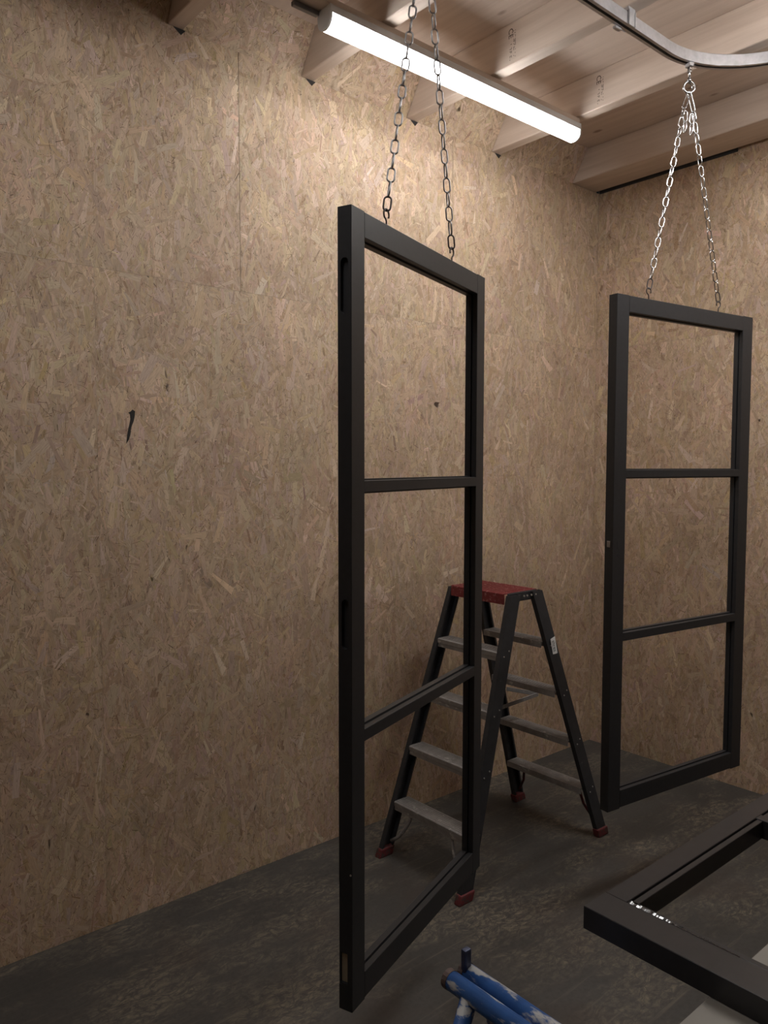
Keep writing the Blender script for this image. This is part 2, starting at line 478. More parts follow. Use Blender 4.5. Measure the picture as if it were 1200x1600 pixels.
for (xa, wa), (xb, wb) in zip(edges[:-1], edges[1:]):
    bm = bmesh.new()
    lx = (xb - xa - wa) / 2 - 0.001
    prof = [(0.0, 0.0), (-0.107, 0.173), (-0.085, 0.173), (0.018, 0.0)]
    # local: board in its own plane (x along, z up the slope)
    sl = math.hypot(0.107, 0.173)
    box(bm, (-lx, 0, 0), (lx, 0.015, sl))
    ang = math.atan2(0.107, 0.173)
    ib = link_mesh('infill_board', bm, OSB, ceil, False, T((xa + wa + xb) / 2, 0, HJ) @ Matrix.Rotation(ang, 4, 'X'))
    if xa > -5: strands(ib, -lx, lx, 0, sl, int(-xa * 1000), 0.0, 40)
# little dark gap wedges where joists meet the wall
# lamp batten
boxobj('lamp_batten', (-4.4, -0.548, HJ - 0.024), (-0.968, -0.468, HJ - 0.0005), SPRUCE_BATTEN, ceil, 0.002)

tr_ = boxobj('trim_1', (-0.012, -0.87, HJ - 0.006), (-0.0012, -0.012, HJ + 0.016), DARKSLOT)  # thin dark strip between the wide joist and the wall
tag(tr_, 'dark strip along the top of the far wall', None, None, 'structure')

# stamps on joist sides (dot matrix print running up the face)
def stamp(parent, y, z, size):
    cu = bpy.data.curves.new('stamp', 'FONT')
    cu.body = 'CE'; cu.size = size; cu.extrude = 0.0001; cu.offset = 0.0003
    cu.align_x = 'LEFT'; cu.align_y = 'CENTER'
    o = bpy.data.objects.new('stamp', cu); col.objects.link(o)
    bpy.context.view_layer.update()
    me = bpy.data.meshes.new_from_object(o.evaluated_get(bpy.context.evaluated_depsgraph_get()))
    bpy.data.objects.remove(o)
    bm = bmesh.new(); bm.from_mesh(me)
    # rows of illegible printed dots beside the mark
    rnd = random.Random(3)
    for row in range(2):
        for c in range(26):
            if rnd.random() < 0.45: continue
            for d in range(3):
                if rnd.random() < 0.4: continue
                x = (0.005 if row else size * 1.75) + c * 0.0048; yy = -0.004 + (0.020 if row else 0) + d * 0.0042
                if row == 0 and c > 14: continue
                box(bm, (x, yy, 0), (x + 0.0032, yy + 0.003, 0.0002))
    me2 = bpy.data.meshes.new('stamp'); bm.to_mesh(me2); bm.free(); me2.materials.append(STAMP)
    # text x axis -> up (+z), text y axis -> +y ... seen from -x
    M = Matrix(((0, 0, -1, 0), (0, 1, 0, 0), (1, 0, 0, 0), (0, 0, 0, 1)))
    M = Matrix(((0, 0, -1, -0.0006), (0, -1, 0, y - RY / 2), (-1, 0, 0, z), (0, 0, 0, 1)))
    return link_obj('stamp', me2, parent, M)
stamp(joists[1], -0.668, 0.150, 0.034)
stamp(joists[2], -0.655, 0.150, 0.034)

# ------------------------------------------------------------------ lamps
def led_batten(x0, x1, yc, ztop, led, label, w=0.082, h=0.078):
    root = empty('led_batten', T((x0 + x1) / 2, yc, ztop), label, 'lamp')
    lx = (x1 - x0) / 2
    hw = w / 2
    bm = bmesh.new()   # housing: shallow trapezoid tray
    prism(bm, [(-hw * .94, 0), (hw * .94, 0), (hw, -h * .06), (hw, -h * .38), (-hw, -h * .38), (-hw, -h * .06)], lambda a, b, s: (s, a, b), -lx + .006, lx - .006)
    link_mesh('housing', bm, LAMPWHITE, root)
    bm = bmesh.new()   # diffuser: rounded trough
    prof = []
    for i in range(13):
        t = math.pi * i / 12
        prof.append((-math.cos(t) * hw * 0.96, -h * .38 - math.sin(t) ** 0.7 * h * .62))
    prism(bm, prof, lambda a, b, s: (s, a, b), -lx + .008, lx - .008)
    link_mesh('diffuser', bm, led, root)
    for s in (-1, 1):
        bm = bmesh.new()
        prof2 = [(-hw * .97, 0.0), (hw * .97, 0.0)] + [(-a * 1.05, b * 1.015) for a, b in prof]
        a0, a1 = (lx - .008, lx) if s > 0 else (-lx, -lx + .008)
        prism(bm, prof2, lambda a, b, t: (t, a, b), a0, a1)
        link_mesh('end_cap', bm, LAMPWHITE, root)
    for s in (-0.55, 0.55):
        boxobj('clip', (s * lx - .012, -hw * 1.05, -h * .40), (s * lx + .012, hw * 1.05, -h * .30), LAMPWHITE, root, 0.001)
    return root
led_batten(-2.478, -0.962, -0.512, HJ - 0.0245, LED, 'lit white LED batten lamp on the ceiling above the chains')
for x0_, x1_, y_, led_, lab_ in FILL_LAMPS:
    led_batten(x0_, x1_, y_, HJ - 0.0005, mat_emit('led_diffuser', LED_COLOUR, led_), lab_)
c = boxobj('cable_conduit', (-2.590, -0.484, HJ - 0.042), (-2.4795, -0.464, HJ - 0.0245), mat_plain('conduit_grey', (0.16, 0.15, 0.15), 0.5), None, 0.002)
tag(c, 'short dark cable duct at the left end of the lit lamp', 'cable duct')

# ------------------------------------------------------------------ ceiling rail
ZR0, ZR1, RW = 3.405, 3.452, 0.036
YR, XB, RB = -1.195, -1.30, 0.44
rail = empty('ceiling_rail', T(XB, YR, ZR0), 'grey galvanised steel track curving across the ceiling', 'rail')
def rail_path():
    pts = [Vector((RX + 0.3 + i * (XB - RX - 0.3) / 12, YR, 0)) for i in range(12)]
    for i in range(25):
        t = math.radians(90 * i / 24)
        pts.append(Vector((XB + RB * math.sin(t), YR - RB * (1 - math.cos(t)), 0)))
    for i in range(1, 8):
        pts.append(Vector((XB + RB, YR - RB - i * 0.45, 0)))
    return pts
RP = rail_path()
hw, H_ = RW / 2, ZR1 - ZR0
tk = 0.003
rprof = [(-hw, 0), (-hw, H_ - .004), (-hw + .004, H_), (hw - .004, H_), (hw, H_ - .004), (hw, 0), (0.006, 0), (0.006, 0.005), (hw - tk, 0.005), (hw - tk, H_ - tk),
         (-hw + tk, H_ - tk), (-hw + tk, 0.005), (-0.006, 0.005), (-0.006, 0)]
bm = bmesh.new()
def rring(i, p, t):
    nrm = Vector((-t.y, t.x, 0))
    return [p + nrm * a + Vector((0, 0, ZR0 + b)) for a, b in rprof]
sweep(bm, RP, rring)
ir = rail.matrix_world.inverted()
bm.transform(T(-XB, -YR, -ZR0))
link_mesh('track', bm, GALV, rail)
def rail_band(name, x, wid, z0, z1, gap, mat):
    bm = bmesh.new()
    box(bm, (x - wid / 2, YR - hw - gap, z0), (x + wid / 2, YR + hw + gap, z1), 0.0015)
    bm.transform(T(-XB, -YR, -ZR0))
    return link_mesh(name, bm, mat, rail)
bm = bmesh.new()     # joint sleeve: U band gripping the track
gx = -1.585
for ysgn in (-1, 1):
    box(bm, (gx - .022, YR + ysgn * (hw + .0022) - .002, ZR0 - .002), (gx + .022, YR + ysgn * (hw + .0022) + .002, ZR1 + .004), 0.0008)
box(bm, (gx - .022, YR - hw - .004, ZR1 + .0005), (gx + .022, YR + hw + .004, HJ + 0.0), 0.0008)
for ex in (-.022, .018):
    box(bm, (gx + ex, YR - hw - .0075, ZR0 - .002), (gx + ex + .004, YR - hw - .003, ZR1 + .004), 0.0006)
bm.transform(T(-XB, -YR, -ZR0))
link_mesh('joint_sleeve', bm, GALV, rail)
bm = bmesh.new(); box(bm, (gx - .05, YR + hw - .006, ZR0 - .010), (gx - .012, YR + hw + .010, ZR0 - .0005), 0.002); bm.transform(T(-XB, -YR, -ZR0))
link_mesh('stop_bolt', bm, GALV, rail)
for px in (-2.20, -2.82, -3.44, -4.06):
    bm = bmesh.new(); box(bm, (px - .02, YR - hw - .003, ZR1), (px + .02, YR + hw + .003, HJ), 0.001); bm.transform(T(-XB, -YR, -ZR0))
    link_mesh('bracket', bm, GALV, rail)
for yy in (-2.2, -3.2):
    bm = bmesh.new(); box(bm, (XB + RB - hw - .003, yy - .02, ZR1), (XB + RB + hw + .003, yy + .02, HD), 0.001); bm.transform(T(-XB, -YR, -ZR0))
    link_mesh('bracket', bm, GALV, rail)

# ------------------------------------------------------------------ glazed doors without glass
DT = 0.040
def member(bm, w, s0, s1, mapf, both=False):
    """frame member: a from outer edge (0) to inner edge (w), depth b 0 (front) .. DT (back), swept s0..s1; inner side is stepped for the pane"""
    c = 0.0012
    g0, g1 = 0.017, 0.0205
    inner = [(w - c, 0), (w, c), (w, g0), (w - 0.006, g0), (w - 0.006, g1), (w + 0.004, g1), (w + 0.004, DT - c), (w + 0.003, DT)]
    if both:
        outer = [(-0.003, DT), (-0.004, DT - c), (-0.004, g1), (0.006, g1), (0.006, g0), (0, g0), (0, c), (c, 0)]
    else:
        outer = [(c, DT), (0, DT - c), (0, c), (c, 0)]
    prism(bm, outer[::-1][:0] + [p for p in inner] + [p for p in outer], mapf, s0, s1)

def make_door(name, A, ang, W, Hh, zt, label, muntins, rail_w=0.062, stile_w=0.062, bottom_w=0.070, group=None):
    """local: x along width, y depth (0 = face towards the camera), z up from the bottom"""
    M = T(A[0], A[1], zt - Hh) @ Matrix.Rotation(ang, 4, 'Z')
    root = empty(name, M, label, 'door', group)
    e = 0.0006
    bm = bmesh.new(); member(bm, stile_w, 0, Hh, lambda a, b, s: (a, b, s)); st0 = link_mesh('stile', bm, BLACKPAINT, root)
    bm = bmesh.new(); member(bm, stile_w, 0, Hh, lambda a, b, s: (W - a, b, s)); link_mesh('stile', bm, BLACKPAINT, root)
    bm = bmesh.new(); member(bm, rail_w, stile_w + e, W - stile_w - e, lambda a, b, s: (s, b, Hh - .001 - a)); link_mesh('rail', bm, BLACKPAINT, root)
    bm = bmesh.new(); member(bm, bottom_w, stile_w + e, W - stile_w - e, lambda a, b, s: (s, b, 0.003 + a)); link_mesh('rail', bm, BLACKPAINT, root)
    for v0, v1 in muntins:
        bm = bmesh.new(); member(bm, v1 - v0, stile_w - .001, W - stile_w + .001, lambda a, b, s: (s, b, Hh - v1 + a), True)
        link_mesh('muntin', bm, BLACKPAINT, root)
    return root, st0

def hook_into(root, u, z, turn, mat=DARKHOOK):
    """open screw hook standing in the top edge; returns nothing, part of the door"""
    pts = [(0, 0, -0.004), (0, 0, 0.022)]
    for i in range(15):
        t = math.radians(-100 + i * 20)
        pts.append((0.0135 * math.cos(t) + 0.002, 0, 0.036 + 0.0135 * math.sin(t) + 0.0))
    pts = [(0, 0, -0.004), (0, 0, 0.018), (0.004, 0, 0.0235)] + [(0.0135 * math.cos(math.radians(a)), 0, 0.036 + 0.0135 * math.sin(math.radians(a))) for a in range(-50, 215, 20)]
    return tubeobj('hook', pts, 0.0024, mat, root, 8, False, (0, 1, 0), T(u, DT / 2, z) @ Matrix.Rotation(turn, 4, 'Z'))

A1, ANG1, W1 = (-3.040, -1.393), math.radians(19.9), 0.835
A2, ANG2, W2 = (-1.611, -1.195), math.radians(-7.4), 0.884
HD1 = 2.015
d1, d1st = make_door('hanging_door', A1, ANG1, W1, HD1, 2.398, 'black three-pane door frame hanging by the left chains, hinge cutouts in its edge',
                     [(0.661, 0.691), (1.296, 1.329)], group='black door frames hanging on chains')
d2, d2st = make_door('hanging_door', A2, ANG2, W2, HD1, 2.427, 'black three-pane door frame hanging at right by the far wall',
                     [(0.667, 0.698), (1.308, 1.341)], stile_w=0.070, group='black door frames hanging on chains')
for r_, us in ((d1, (0.205, 0.615)), (d2, (0.205, 0.66))):
    for i, uu in enumerate(us): hook_into(r_, uu, HD1, math.pi if i == 0 else 0.0)

# hinge pockets milled into the near edge of the first door
def pocket(v0, v1, d0, d1_, depth):
    bm = bmesh.new()
    r = (d1_ - d0) / 2; cy = (d0 + d1_) / 2
    prof = []
    z0, z1 = HD1 - v1, HD1 - v0
    for i in range(9):
        t = math.pi * i / 8
        prof.append((cy + r * math.cos(t), z1 - r + r * math.sin(t)))
    for i in range(9):
        t = math.pi + math.pi * i / 8
        prof.append((cy + r * math.cos(t), z0 + r + r * math.sin(t)))
    prism(bm, prof, lambda a, b, s: (s, a, b), -0.01, depth)
    return link_mesh('cutter', bm, BLACKPAINT, d1)
boolean_cut(d1st, [pocket(0.122, 0.256, 0.009, 0.031, 0.010), pocket(0.955, 1.080, 0.009, 0.030, 0.010)])
bm = bmesh.new(); box(bm, (-0.005, 0.014, HD1 - 1.945), (0.009, 0.036, HD1 - 1.865)); c1 = link_mesh('cutter', bm, BLACKPAINT, d1)
bm = bmesh.new(); box(bm, (-0.005, 0.032, HD1 - 1.95), (0.0025, 0.05, HD1 - 1.68)); c2 = link_mesh('cutter', bm, BLACKPAINT, d1)
boolean_cut(d1st, [c1, c2])
p = boxobj('bare_wood_pocket', (0.0075, 0.0145, HD1 - 1.9445), (0.0088, 0.0355, HD1 - 1.8655), RAWWOOD, d1); p['label'] = 'unpainted wood in the cutout'
bm = bmesh.new(); bmesh.ops.create_cone(bm, cap_ends=True, segments=12, radius1=0.0028, radius2=0.0028, depth=0.002)
link_mesh('screw', bm, RIVET, d1, False, T(0, 0.004, HD1 - 1.655) @ Matrix.Rotation(math.pi / 2, 4, 'Y'))
# latch hole and keyhole of the second door
def disc(name, parent, mat, r, d, M, seg=16):
    bm = bmesh.new(); bmesh.ops.create_cone(bm, cap_ends=True, segments=seg, radius1=r, radius2=r, depth=d)
    return link_mesh(name, bm, mat, parent, False, M)
zk = HD1 - 0.955
bm = bmesh.new()
prism(bm, [(0.006 * math.cos(t) + 0, (0.004 if math.sin(t) > 0 else -0.012) + 0.006 * math.sin(t)) for t in [math.pi * 2 * i / 16 for i in range(16)]], lambda a, b, s: (0.032 + a, s, zk + b), -0.001, 0.001)
link_mesh('keyhole', bm, DARKSLOT, d2)
bm = bmesh.new(); box(bm, (-0.0015, 0.012, zk - 0.012), (0.0005, 0.028, zk + 0.012), 0.0006)
link_mesh('latch', bm, DULLCHAIN, d2)
disc('spindle_hole', d2, DARKSLOT, 0.006, 0.002, T(0.034, 0, zk - 0.045) @ Matrix.Rotation(math.pi / 2, 4, 'X'))

# ------------------------------------------------------------------ chains, trolleys
PITCH_L, WIRE = 0.0425, 0.0026
def link_mesh_data(mat):
    L, Wd = PITCH_L + 2 * WIRE - 0.0008, 0.0245
    r = Wd / 2 - WIRE
    s = (L - 2 * WIRE) / 2 - r
    pts = [(r * math.cos(t), 0, s + r * math.sin(t)) for t in [math.pi * i / 6 for i in range(7)]] + \
          [(r * math.cos(t), 0, -s + r * math.sin(t)) for t in [math.pi + math.pi * i / 6 for i in range(7)]]
    bm = bmesh.new(); tube(bm, pts, WIRE, 7, True, (0, 1, 0))
    me = bpy.data.meshes.new('link'); bmesh.ops.recalc_face_normals(bm, faces=bm.faces); bm.to_mesh(me); bm.free()
    me.materials.append(mat)
    for p_ in me.polygons: p_.use_smooth = True
    return me
LINK_ZINC, LINK_DULL, LINK_DARK = link_mesh_data(ZINC), link_mesh_data(DULLCHAIN), link_mesh_data(DARKHOOK)

def chain(bottom, top, me, label, group, twist=0.3, dark_end=0, tail=0, tail_off=(0, 0, 0)):
    bottom, top = Vector(bottom), Vector(top)
    d = top - bottom; n = round(d.length / PITCH_L); step = d / n
    root = empty('chain', T(*bottom), label, 'chain', group)
    rnd = random.Random(int(bottom.x * 1000))
    view = Vector((0.64, 0.76, 0))
    side = view.cross(d).normalized()
    for i in range(n):
        a = twist + (math.pi / 2 if i % 2 else 0) + rnd.uniform(-.1, .1)
        x = side * math.cos(a) + d.normalized().cross(side) * math.sin(a)
        M = frame_from(d, x, step * (i + 0.5))
        link_obj('link', LINK_DARK if i < dark_end else me, root, M)
    for i in range(tail):      # spare links hanging from the top end
        o = step * (n - 0.3) + Vector(tail_off) + Vector((0, 0, -PITCH_L * (i + 0.45)))
        a = 0.2 + (math.pi / 2 if i % 2 else 0)
        x = side * math.cos(a) + view * math.sin(a)
        link_obj('link', me, root, frame_from((0.05, 0, 1), x, o))
    return root

def door_pt(A, ang, u, zt, dz):
    return Vector((A[0] + u * math.cos(ang) - DT / 2 * math.sin(ang), A[1] + u * math.sin(ang) + DT / 2 * math.cos(ang), zt + dz))

def trolley(x, y, label, bent):
    """runner on the track, threaded eye bolt, swivel eye, two long hooks; returns hook ends"""
    root = empty('rail_trolley', T(x, y, ZR0), label, 'trolley')
    bm = bmesh.new(); bmesh.ops.create_cone(bm, cap_ends=True, segments=10, radius1=.004, radius2=.004, depth=.066)
    link_mesh('bolt', bm, ZINC, root, True, T(0, 0, -0.033))
    for z in (-0.022, -0.034):
        bm = bmesh.new(); bmesh.ops.create_cone(bm, cap_ends=True, segments=6, radius1=.0095, radius2=.0095, depth=.008)
        link_mesh('nut', bm, ZINC, root, False, T(0, 0, z))
    bm = bmesh.new(); box(bm, (-.012, -.014, -.016), (.012, .014, -.0005), 0.002)
    link_mesh('runner', bm, GALV, root, False, Matrix.Rotation(bent, 4, 'Z'))
    bm = bmesh.new(); bmesh.ops.create_cone(bm, cap_ends=True, segments=12, radius1=.009, radius2=.007, depth=.014)
    link_mesh('collar', bm, ZINC, root, True, T(0, 0, -0.066))
    view = Vector((0.64, 0.76, 0)); side = Vector((0.76, -0.64, 0))
    R_ = 0.0225
    pts = [tuple(side * (R_ * math.cos(2 * math.pi * i / 20)) + Vector((0, 0, -0.094 + R_ * math.sin(2 * math.pi * i / 20)))) for i in range(20)]
    bm = bmesh.new(); tube(bm, pts, 0.0042, 8, True, tuple(view)); link_mesh('eye', bm, ZINC, root, True)
    pts = [tuple(side * (R_ * .9 * math.cos(2 * math.pi * i / 20) - 0.002) + view * (0.006 + 0.006 * math.cos(2 * math.pi * i / 20)) + Vector((0, 0, -0.096 + R_ * math.sin(2 * math.pi * i / 20)))) for i in range(20)]
    bm = bmesh.new(); tube(bm, pts, 0.003, 8, True, tuple(view)); link_mesh('ring', bm, ZINC, root, True)
    return root

def long_hook(root, dx, dy):
    """elongated hook link from the eye down; end offset (dx, dy) at -0.175"""
    top = Vector((0, 0, -0.117)); end = Vector((dx, dy, -0.180))
    d = end - top; side = Vector((0.76, -0.64, 0))
    n = 8; pts = []
    L = d.length; x = (side - d.normalized() * side.dot(d.normalized())).normalized(); dn = d.normalized()
    r = 0.0075
    for i in range(7):
        t = math.pi * i / 6; pts.append(top + dn * 0.002 + x * r * math.cos(t) - dn * r * math.sin(t))
    for i in range(7):
        t = math.pi + math.pi * i / 6; pts.append(end - dn * 0.002 + x * r * math.cos(t) - dn * r * math.sin(t))
    bm = bmesh.new(); tube(bm, pts, 0.0026, 7, True, tuple(x.cross(dn))); link_mesh('snap_link', bm, ZINC, root, True)

for (A, ang, W, zt, us, me, side_lab, grp, tx, ty, bent, dark) in (
        (A1, ANG1, W1, 2.398, (0.205, 0.615), LINK_DULL, 'left door frame', 'chains carrying the left door frame', -2.617, YR, 0, 1),
        (A2, ANG2, W2, 2.427, (0.205, 0.66), LINK_ZINC, 'right door frame', 'chains carrying the right door frame', -1.165, -1.219, -0.35, 1)):
    lab = 'zinc trolley and eye on the ceiling track above the ' + side_lab
    tr = trolley(tx, ty, lab, bent)
    dirv = Vector((math.cos(ang), math.sin(ang), 0))
    for i, uu in enumerate(us):
        s = -1 if i == 0 else 1
        off = dirv * (0.030 * s)
        long_hook(tr, off.x, off.y)
        top = Vector((tx + off.x, ty + off.y, ZR0 - 0.182))
        bot = door_pt(A, ang, uu, zt, 0.0445)
        chain(bot, top, me, ('dull steel chain to the %s hook of the left door frame' if me is LINK_DULL else 'bright zinc chain to the %s hook of the right door frame') % ('left' if i == 0 else 'right'),
              grp, 0.12 if i == 0 else 0.3, dark, 2, (-0.012 * s * dirv.x, -0.012 * s * dirv.y, 0))

# ------------------------------------------------------------------ step ladder
lad = empty('step_ladder', T(-1.52, -0.53, 0), 'black double-sided step ladder with red top and grey treads', 'ladder')
LO = Vector((-1.52, -0.53, 0))
TOPZ = 1.2
# legs: (bottom x, y) -> (top x, y)  ; centre lines
legs = {'fl': ((-1.985, -0.275), (-1.560, -0.302)), 'fr': ((-1.985, -0.775), (-1.560, -0.662)),
        'rl': ((-1.055, -0.290), (-1.395, -0.310)), 'rr': ((-1.055, -0.800), (-1.395, -0.655))}
LW, LT = 0.066, 0.024
def leg_pt(k, z, dx=0.0, dy=0.0):
    b_, t_ = legs[k]; f = z / TOPZ
    return Vector((b_[0] + (t_[0] - b_[0]) * f + dx, b_[1] + (t_[1] - b_[1]) * f + dy, z))
def leg(k):
    a, b_ = leg_pt(k, 0.03), leg_pt(k, TOPZ + (0.0 if k[0] == 'f' else 0.004))
    d = (b_ - a)
    inn = -1 if k[1] == 'l' else 1                  # towards the ladder's middle in y
    # C channel: web on the outside, flanges inward; cut level at the top and bottom
    hwz = LW / 2
    lp = 0.003
    prof = [(-hwz, 0), (hwz, 0), (hwz, LT), (hwz - .010, LT), (hwz - .010, LT - lp), (hwz - lp, LT - lp), (hwz - lp, lp), (-hwz + lp, lp), (-hwz + lp, LT - lp), (-hwz + .010, LT - lp), (-hwz + .010, LT), (-hwz, LT)]
    slope = d.x / d.z
    wx = math.sqrt(1 + slope * slope)
    bm = bmesh.new()
    prism(bm, prof, lambda p_, q_, s: tuple((a + d * s) + Vector((p_ * wx, inn * (q_ - LT / 2), 0)) - LO), 0, 1)
    o = link_mesh('leg', bm, LADDERBLK, lad)
    # foot
    bm = bmesh.new()
    f0 = leg_pt(k, 0.0) - LO
    box(bm, (-0.040, -0.017, 0), (0.040, 0.017, 0.040), 0.006, 2)
    for v in bm.verts: v.co.x += slope * v.co.z
    bm.transform(T(f0.x, f0.y, 0.0))
    link_mesh('foot', bm, FOOTRED, o)
    # rivets on the outer web
    for z in [0.24 * i for i in range(1, 5)]:
        for dz, dx in ((-0.014, -0.012), (0.006, 0.016)):
            pz = leg_pt(k, z + dz, dx + 0.0) - LO
            disc('rivet', o, RIVET, 0.0034, 0.003, T(pz.x, pz.y - inn * (LT / 2 + .001), pz.z) @ Matrix.Rotation(math.pi / 2, 4, 'X'), 8)
    return o
leg_o = {k: leg(k) for k in legs}
def tread(front, z):
    s = 'f' if front else 'r'
    l, r = leg_pt(s + 'l', z), leg_pt(s + 'r', z)
    sg = 1 if front else -1        # depth direction (+x for the front side goes inward)
    dep, lip = 0.080, 0.040
    t_ = 0.004
    prof = [(-0.034, 0), (-0.034 + dep, 0), (-0.034 + dep, -.028), (-0.034 + dep - t_, -.028), (-0.034 + dep - t_, -t_)]
    # ribs under the nose: stepped lip
    prof += [(-0.034 + t_, -t_), (-0.034 + t_, -lip), (-0.036, -lip), (-0.036, -0.024), (-0.0385, -0.022), (-0.0385, -0.004)]
    # shallow grooves on top
    bm = bmesh.new()
    ya, yb = l.y - 0.011, r.y + 0.011
    prism(bm, prof, lambda p_, q_, s_: tuple(Vector((l.x + sg * p_, s_, z + q_)) - LO), ya, yb)
    for g in range(6):
        x0 = -0.028 + g * 0.012
        p0, p1 = sorted((l.x + sg * x0, l.x + sg * (x0 + 0.005)))
        box(bm, (p0 - LO.x, yb - LO.y + .006, z + 0.0002), (p1 - LO.x, ya - LO.y - .006, z + 0.0018))
    return link_mesh('tread', bm, LADDERALU, lad)
for z in (0.24, 0.48, 0.72, 0.96):
    tread(True, z + 0.005)
    tread(False, z + 0.005)
# red platform with turned-down lip and a rounded grip pattern
bm = bmesh.new()
x0, x1, y0, y1 = -1.604, -1.375, -0.645, -0.318
pr = [(x0, TOPZ + .006), (x0 + .004, TOPZ + .010), (x1 - .004, TOPZ + .010), (x1, TOPZ + .006), (x1, TOPZ - .022), (x1 - .004, TOPZ - .022), (x1 - .004, TOPZ + .004), (x0 + .004, TOPZ + .004), (x0 + .004, TOPZ - .040), (x0, TOPZ - .040)]
prism(bm, pr, lambda a, b, s: tuple(Vector((a, s, b)) - LO), y0, y1)
for g in range(9):
    xx = x0 + 0.018 + g * 0.023
    box(bm, (xx - LO.x, y0 + .012 - LO.y, TOPZ + .0095), (xx + .011 - LO.x, y1 - .012 - LO.y, TOPZ + .0120))
link_mesh('platform', bm, LADDERRED, lad)
for k, yy in (('l', y1 + 0.004), ('r', y0 - 0.004)):
    bm = bmesh.new()
    box(bm, (-1.585 - LO.x, yy - .004 - LO.y, TOPZ - .034), (-1.385 - LO.x, yy + .004 - LO.y, TOPZ + .008), 0.003)
    link_mesh('hinge_plate', bm, LADDERBLK, lad)
    for xx in (-1.572, -1.548, -1.492, -1.470, -1.44, -1.41):
        ys = yy + (.018 if k == 'l' else -.018)
        disc('rivet', lad, RIVET, 0.0045, 0.004, T(xx - LO.x, ys - LO.y, TOPZ - .010 - (0.012 if xx < -1.55 else 0)) @ Matrix.Rotation(math.pi / 2, 4, 'X'), 8)
# folding stays between the two halves
def strap(a, b_, w=0.016, t=0.004, mat=LADDERALU, name='stay'):
    a, b_ = Vector(a) - LO, Vector(b_) - LO
    d = b_ - a
    bm = bmesh.new(); box(bm, (-t / 2, -w / 2, 0), (t / 2, w / 2, d.length), 0.001)
    return link_mesh(name, bm, mat, lad, False, frame_from(d, (0, 1, 0), a))
strap((-1.205, -0.325, 0.636), (-1.118, -0.460, 0.622), 0.020)
strap((-1.118, -0.460, 0.622), (-1.390, -0.385, 0.571), 0.020)
# braces from the lowest front tread down to the legs
for k, s in (('fl', -1), ('fr', 1)):
    a = leg_pt(k, 0.235, -0.012, s * 0.115) - LO; b_ = leg_pt(k, 0.07, 0.0, s * 0.020) - LO
    mid = (a + b_) / 2 + Vector((0, s * 0.016, -0.018))
    tubeobj('brace', [a, (a + mid) / 2 + Vector((0, s * .006, -.006)), mid, (b_ + mid) / 2 + Vector((0, s * .004, -.008)), b_], 0.0075, LADDERALU, lad, 8)
for k, s in (('rl', -1), ('rr', 1)):
    a = leg_pt(k, 0.235, 0.012, s * 0.075) - LO; b_ = leg_pt(k, 0.07, 0.0, s * 0.020) - LO
    tubeobj('brace', [a, (a + b_) / 2 + Vector((0, s * .012, -.014)), b_], 0.0065, FOOTRED, lad, 8)
# maker's sticker on the rear right leg
stk = empty('tmp')
bpy.data.objects.remove(stk)
c0 = leg_pt('rr', 0.985); c1_ = leg_pt('rr', 0.90)
up = (c0 - c1_).normalized(); cen = (c0 + c1_) / 2
Ms = frame_from((0, -1, 0), -up, cen + Vector((0.006, -LT / 2 - 0.004, 0)) - LO)
bm = bmesh.new(); box(bm, (-0.042, -0.0165, 0), (0.042, 0.0165, 0.0006))
st = link_mesh('sticker', bm, STICKER, lad, False, Ms); st['label'] = 'white maker sticker'
cu = bpy.data.curves.new('lettering', 'FONT'); cu.body = 'altrex'; cu.size = 0.024; cu.align_x = 'CENTER'; cu.align_y = 'CENTER'; cu.extrude = 0.0002
to = bpy.data.objects.new('lettering', cu); col.objects.link(to); bpy.context.view_layer.update()
me = bpy.data.meshes.new_from_object(to.evaluated_get(bpy.context.evaluated_depsgraph_get())); bpy.data.objects.remove(to)
me.materials.append(INK)
bmx = bmesh.new(); bmx.from_mesh(me)
box(bmx, (-0.030, -0.0125, 0), (0.026, -0.0105, 0.0002))
bmx.to_mesh(me); bmx.free()
link_obj('lettering', me, st, T(0, 0.002, 0.0008))

# ------------------------------------------------------------------ door frame lying on boards and trestles
ZB = 0.812
DL = 0.049
fx0, fx1, fy0, fy1 = -2.876, -0.86, -2.80, -1.966
FR_A, FR_B = 0.080, 0.050
fr = empty('lying_door', T(fx0, fy1, ZB), 'freshly painted black door frame lying flat on the board at lower right', 'door')
def lying(w, s0, s1, fn, name):
    bm = bmesh.new()
    c, D_ = 0.0012, DL
    prof = [(w - c, D_), (w, D_ - c), (w, D_ - .010), (w + .004, D_ - .010), (w + .004, D_ - .0035), (w + .005, D_ - .0025), (w + .017, D_ - .0025), (w + .018, D_ - .0035),
            (w + .018, 0.001), (w + .017, 0), (c, 0), (0, c), (0, D_ - c), (c, D_)]
    prism(bm, prof, fn, s0, s1)
    return link_mesh(name, bm, WETPAINT, fr)
LX, LY = fx1 - fx0, fy1 - fy0
lying(FR_A, -LY, 0, lambda a, b, s: (a, s, b), 'rail')
lying(FR_A, -LY, 0, lambda a, b, s: (LX - a, s, b), 'rail')
lying(FR_B, FR_A + .0005, LX - FR_A - .0005, lambda a, b, s: (s, -a, b), 'stile')
lying(FR_B, FR_A + .0005, LX - FR_A - .0005, lambda a, b, s: (s, -LY + a, b), 'stile')
for mx in (0.68, 1.32):
    bm = bmesh.new(); box(bm, (mx, -LY + FR_B, 0), (mx + 0.03, -FR_B, DL), 0.0012); link_mesh('muntin', bm, WETPAINT, fr)
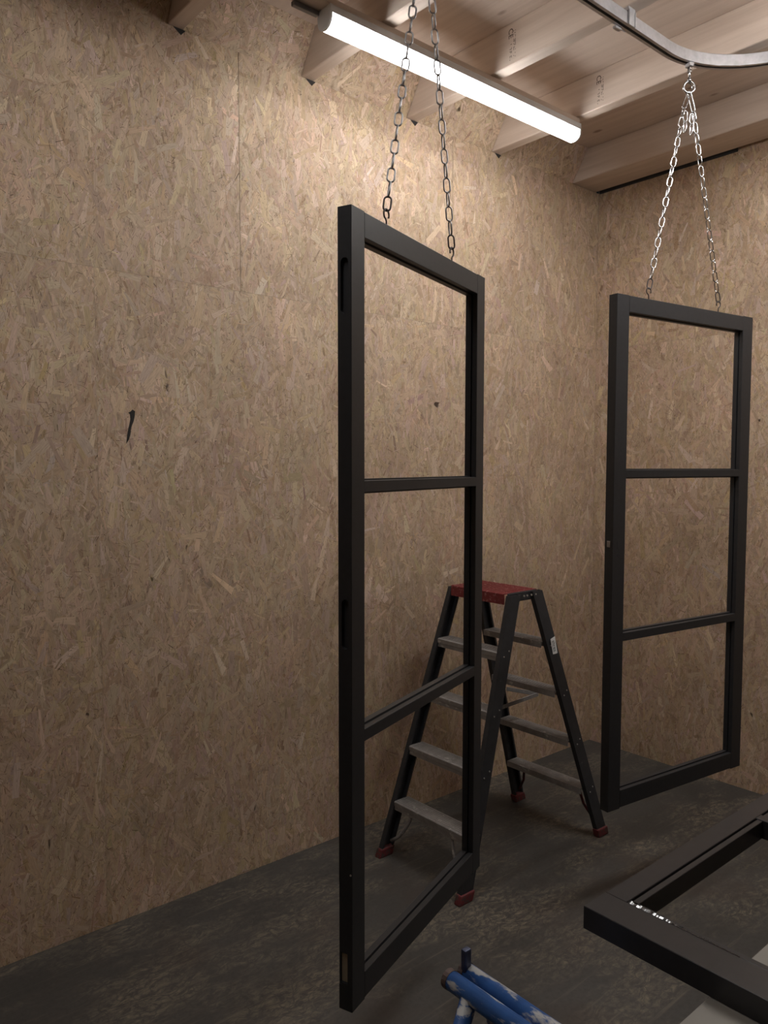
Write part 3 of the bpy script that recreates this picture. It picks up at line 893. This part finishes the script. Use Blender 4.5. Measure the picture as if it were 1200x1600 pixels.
# wet paint bead along the rebate, facets tilted to throw lamp glints
rnd = random.Random(5)
GLOSS = mat_plain('wet_paint_glints', (0.02, 0.02, 0.022), 0.07, 0, 0.9, 0.05, 40, 0)
bm = bmesh.new()
yy, NB = -FR_B - .008, 70
for i in range(NB):
    t = i / NB
    dy = rnd.uniform(.0022, .0042)
    wd = max(.0012, .0072 * (1 - .8 * t) * rnd.uniform(.75, 1.15))
    sl, cr = -0.035 + rnd.uniform(-.028, .028), 0.30 + rnd.uniform(-.06, .06)
    x0_ = FR_A - .0015 + rnd.uniform(-.0006, .0006)
    q_ = [(x0_, yy, 0), (x0_ + wd, yy, cr * wd), (x0_ + wd, yy - dy, cr * wd - sl * dy), (x0_, yy - dy, -sl * dy)]
    top = [bm.verts.new((x_, y_, DL + .0006 + z_)) for x_, y_, z_ in q_]
    bot = [bm.verts.new((x_, y_, DL - .006)) for x_, y_, z_ in q_]
    bm.faces.new(top); bm.faces.new(bot[::-1])
    for j in range(4): bm.faces.new((top[j], top[(j + 1) % 4], bot[(j + 1) % 4], bot[j]))
    yy -= dy
link_mesh('paint_glint_bead', bm, GLOSS, fr)

# pale boards under the lying frame
def plank(y0_, y1_, label):
    p_ = boxobj('plank', (-3.36, y0_, ZB - 0.026), (-0.55, y1_, ZB - 0.0004), PLANK, None, 0.0015)
    tag(p_, label, 'plank')
plank(-2.44, -2.236, 'pale board on the blue trestle under the lying door frame')

def trestle(x, y_end, y_far, ztop, label):
    """folding steel trestle: two parallel top tubes, each carrying splayed legs"""
    root = empty('steel_trestle', T(x, y_end, 0), label, 'trestle', 'blue steel trestles')
    R1 = 0.0185
    L_ = y_far - y_end
    zc = ztop - R1
    for s in (-1, 1):
        xo = s * 0.0215
        zo = 0.0 if s < 0 else -0.001
        o = tubeobj('top_tube', [(xo, 0, zc + zo), (xo, L_, zc + zo)], R1 if s < 0 else 0.0175, BLUE, root, 16)
        disc('end_cap', o, RUSTCAP, R1 * 1.04, 0.012, T(xo, 0.006 if s < 0 else 0.004, zc + zo) @ Matrix.Rotation(math.pi / 2, 4, 'X'), 16)
        for yy, lean in ((-0.050, 0.05), (L_ + 0.050, -0.05)):
            foot = (xo + s * 0.26, yy + lean, 0.0)
            tubeobj('leg', [(xo + s * .004, yy, zc - 0.006), (xo + s * 0.26, yy + lean, 0.004)], 0.0165, BLUE, root, 14)
        tubeobj('stretcher', [(xo + s * 0.17, -0.02, 0.25), (xo + s * 0.17, L_ + 0.02, 0.25)], 0.011, BLUE, root, 10)
    # locking tab that sticks up at the end
    bm = bmesh.new(); box(bm, (0.006, -0.010, zc - 0.01), (0.024, 0.004, zc + 0.052), 0.004, 2)
    link_mesh('stop_tab', bm, mat_plain('tab_steel', (0.06, 0.07, 0.12), 0.4, 0.4), root)
    return root
trestle(-3.134, -1.859, -2.62, ZB - 0.0265, 'blue paint-splashed steel trestle in the bottom foreground')
trestle(-0.80, -1.845, -2.62, ZB - 0.0265, 'blue steel trestle at the far end of the lying door frame')
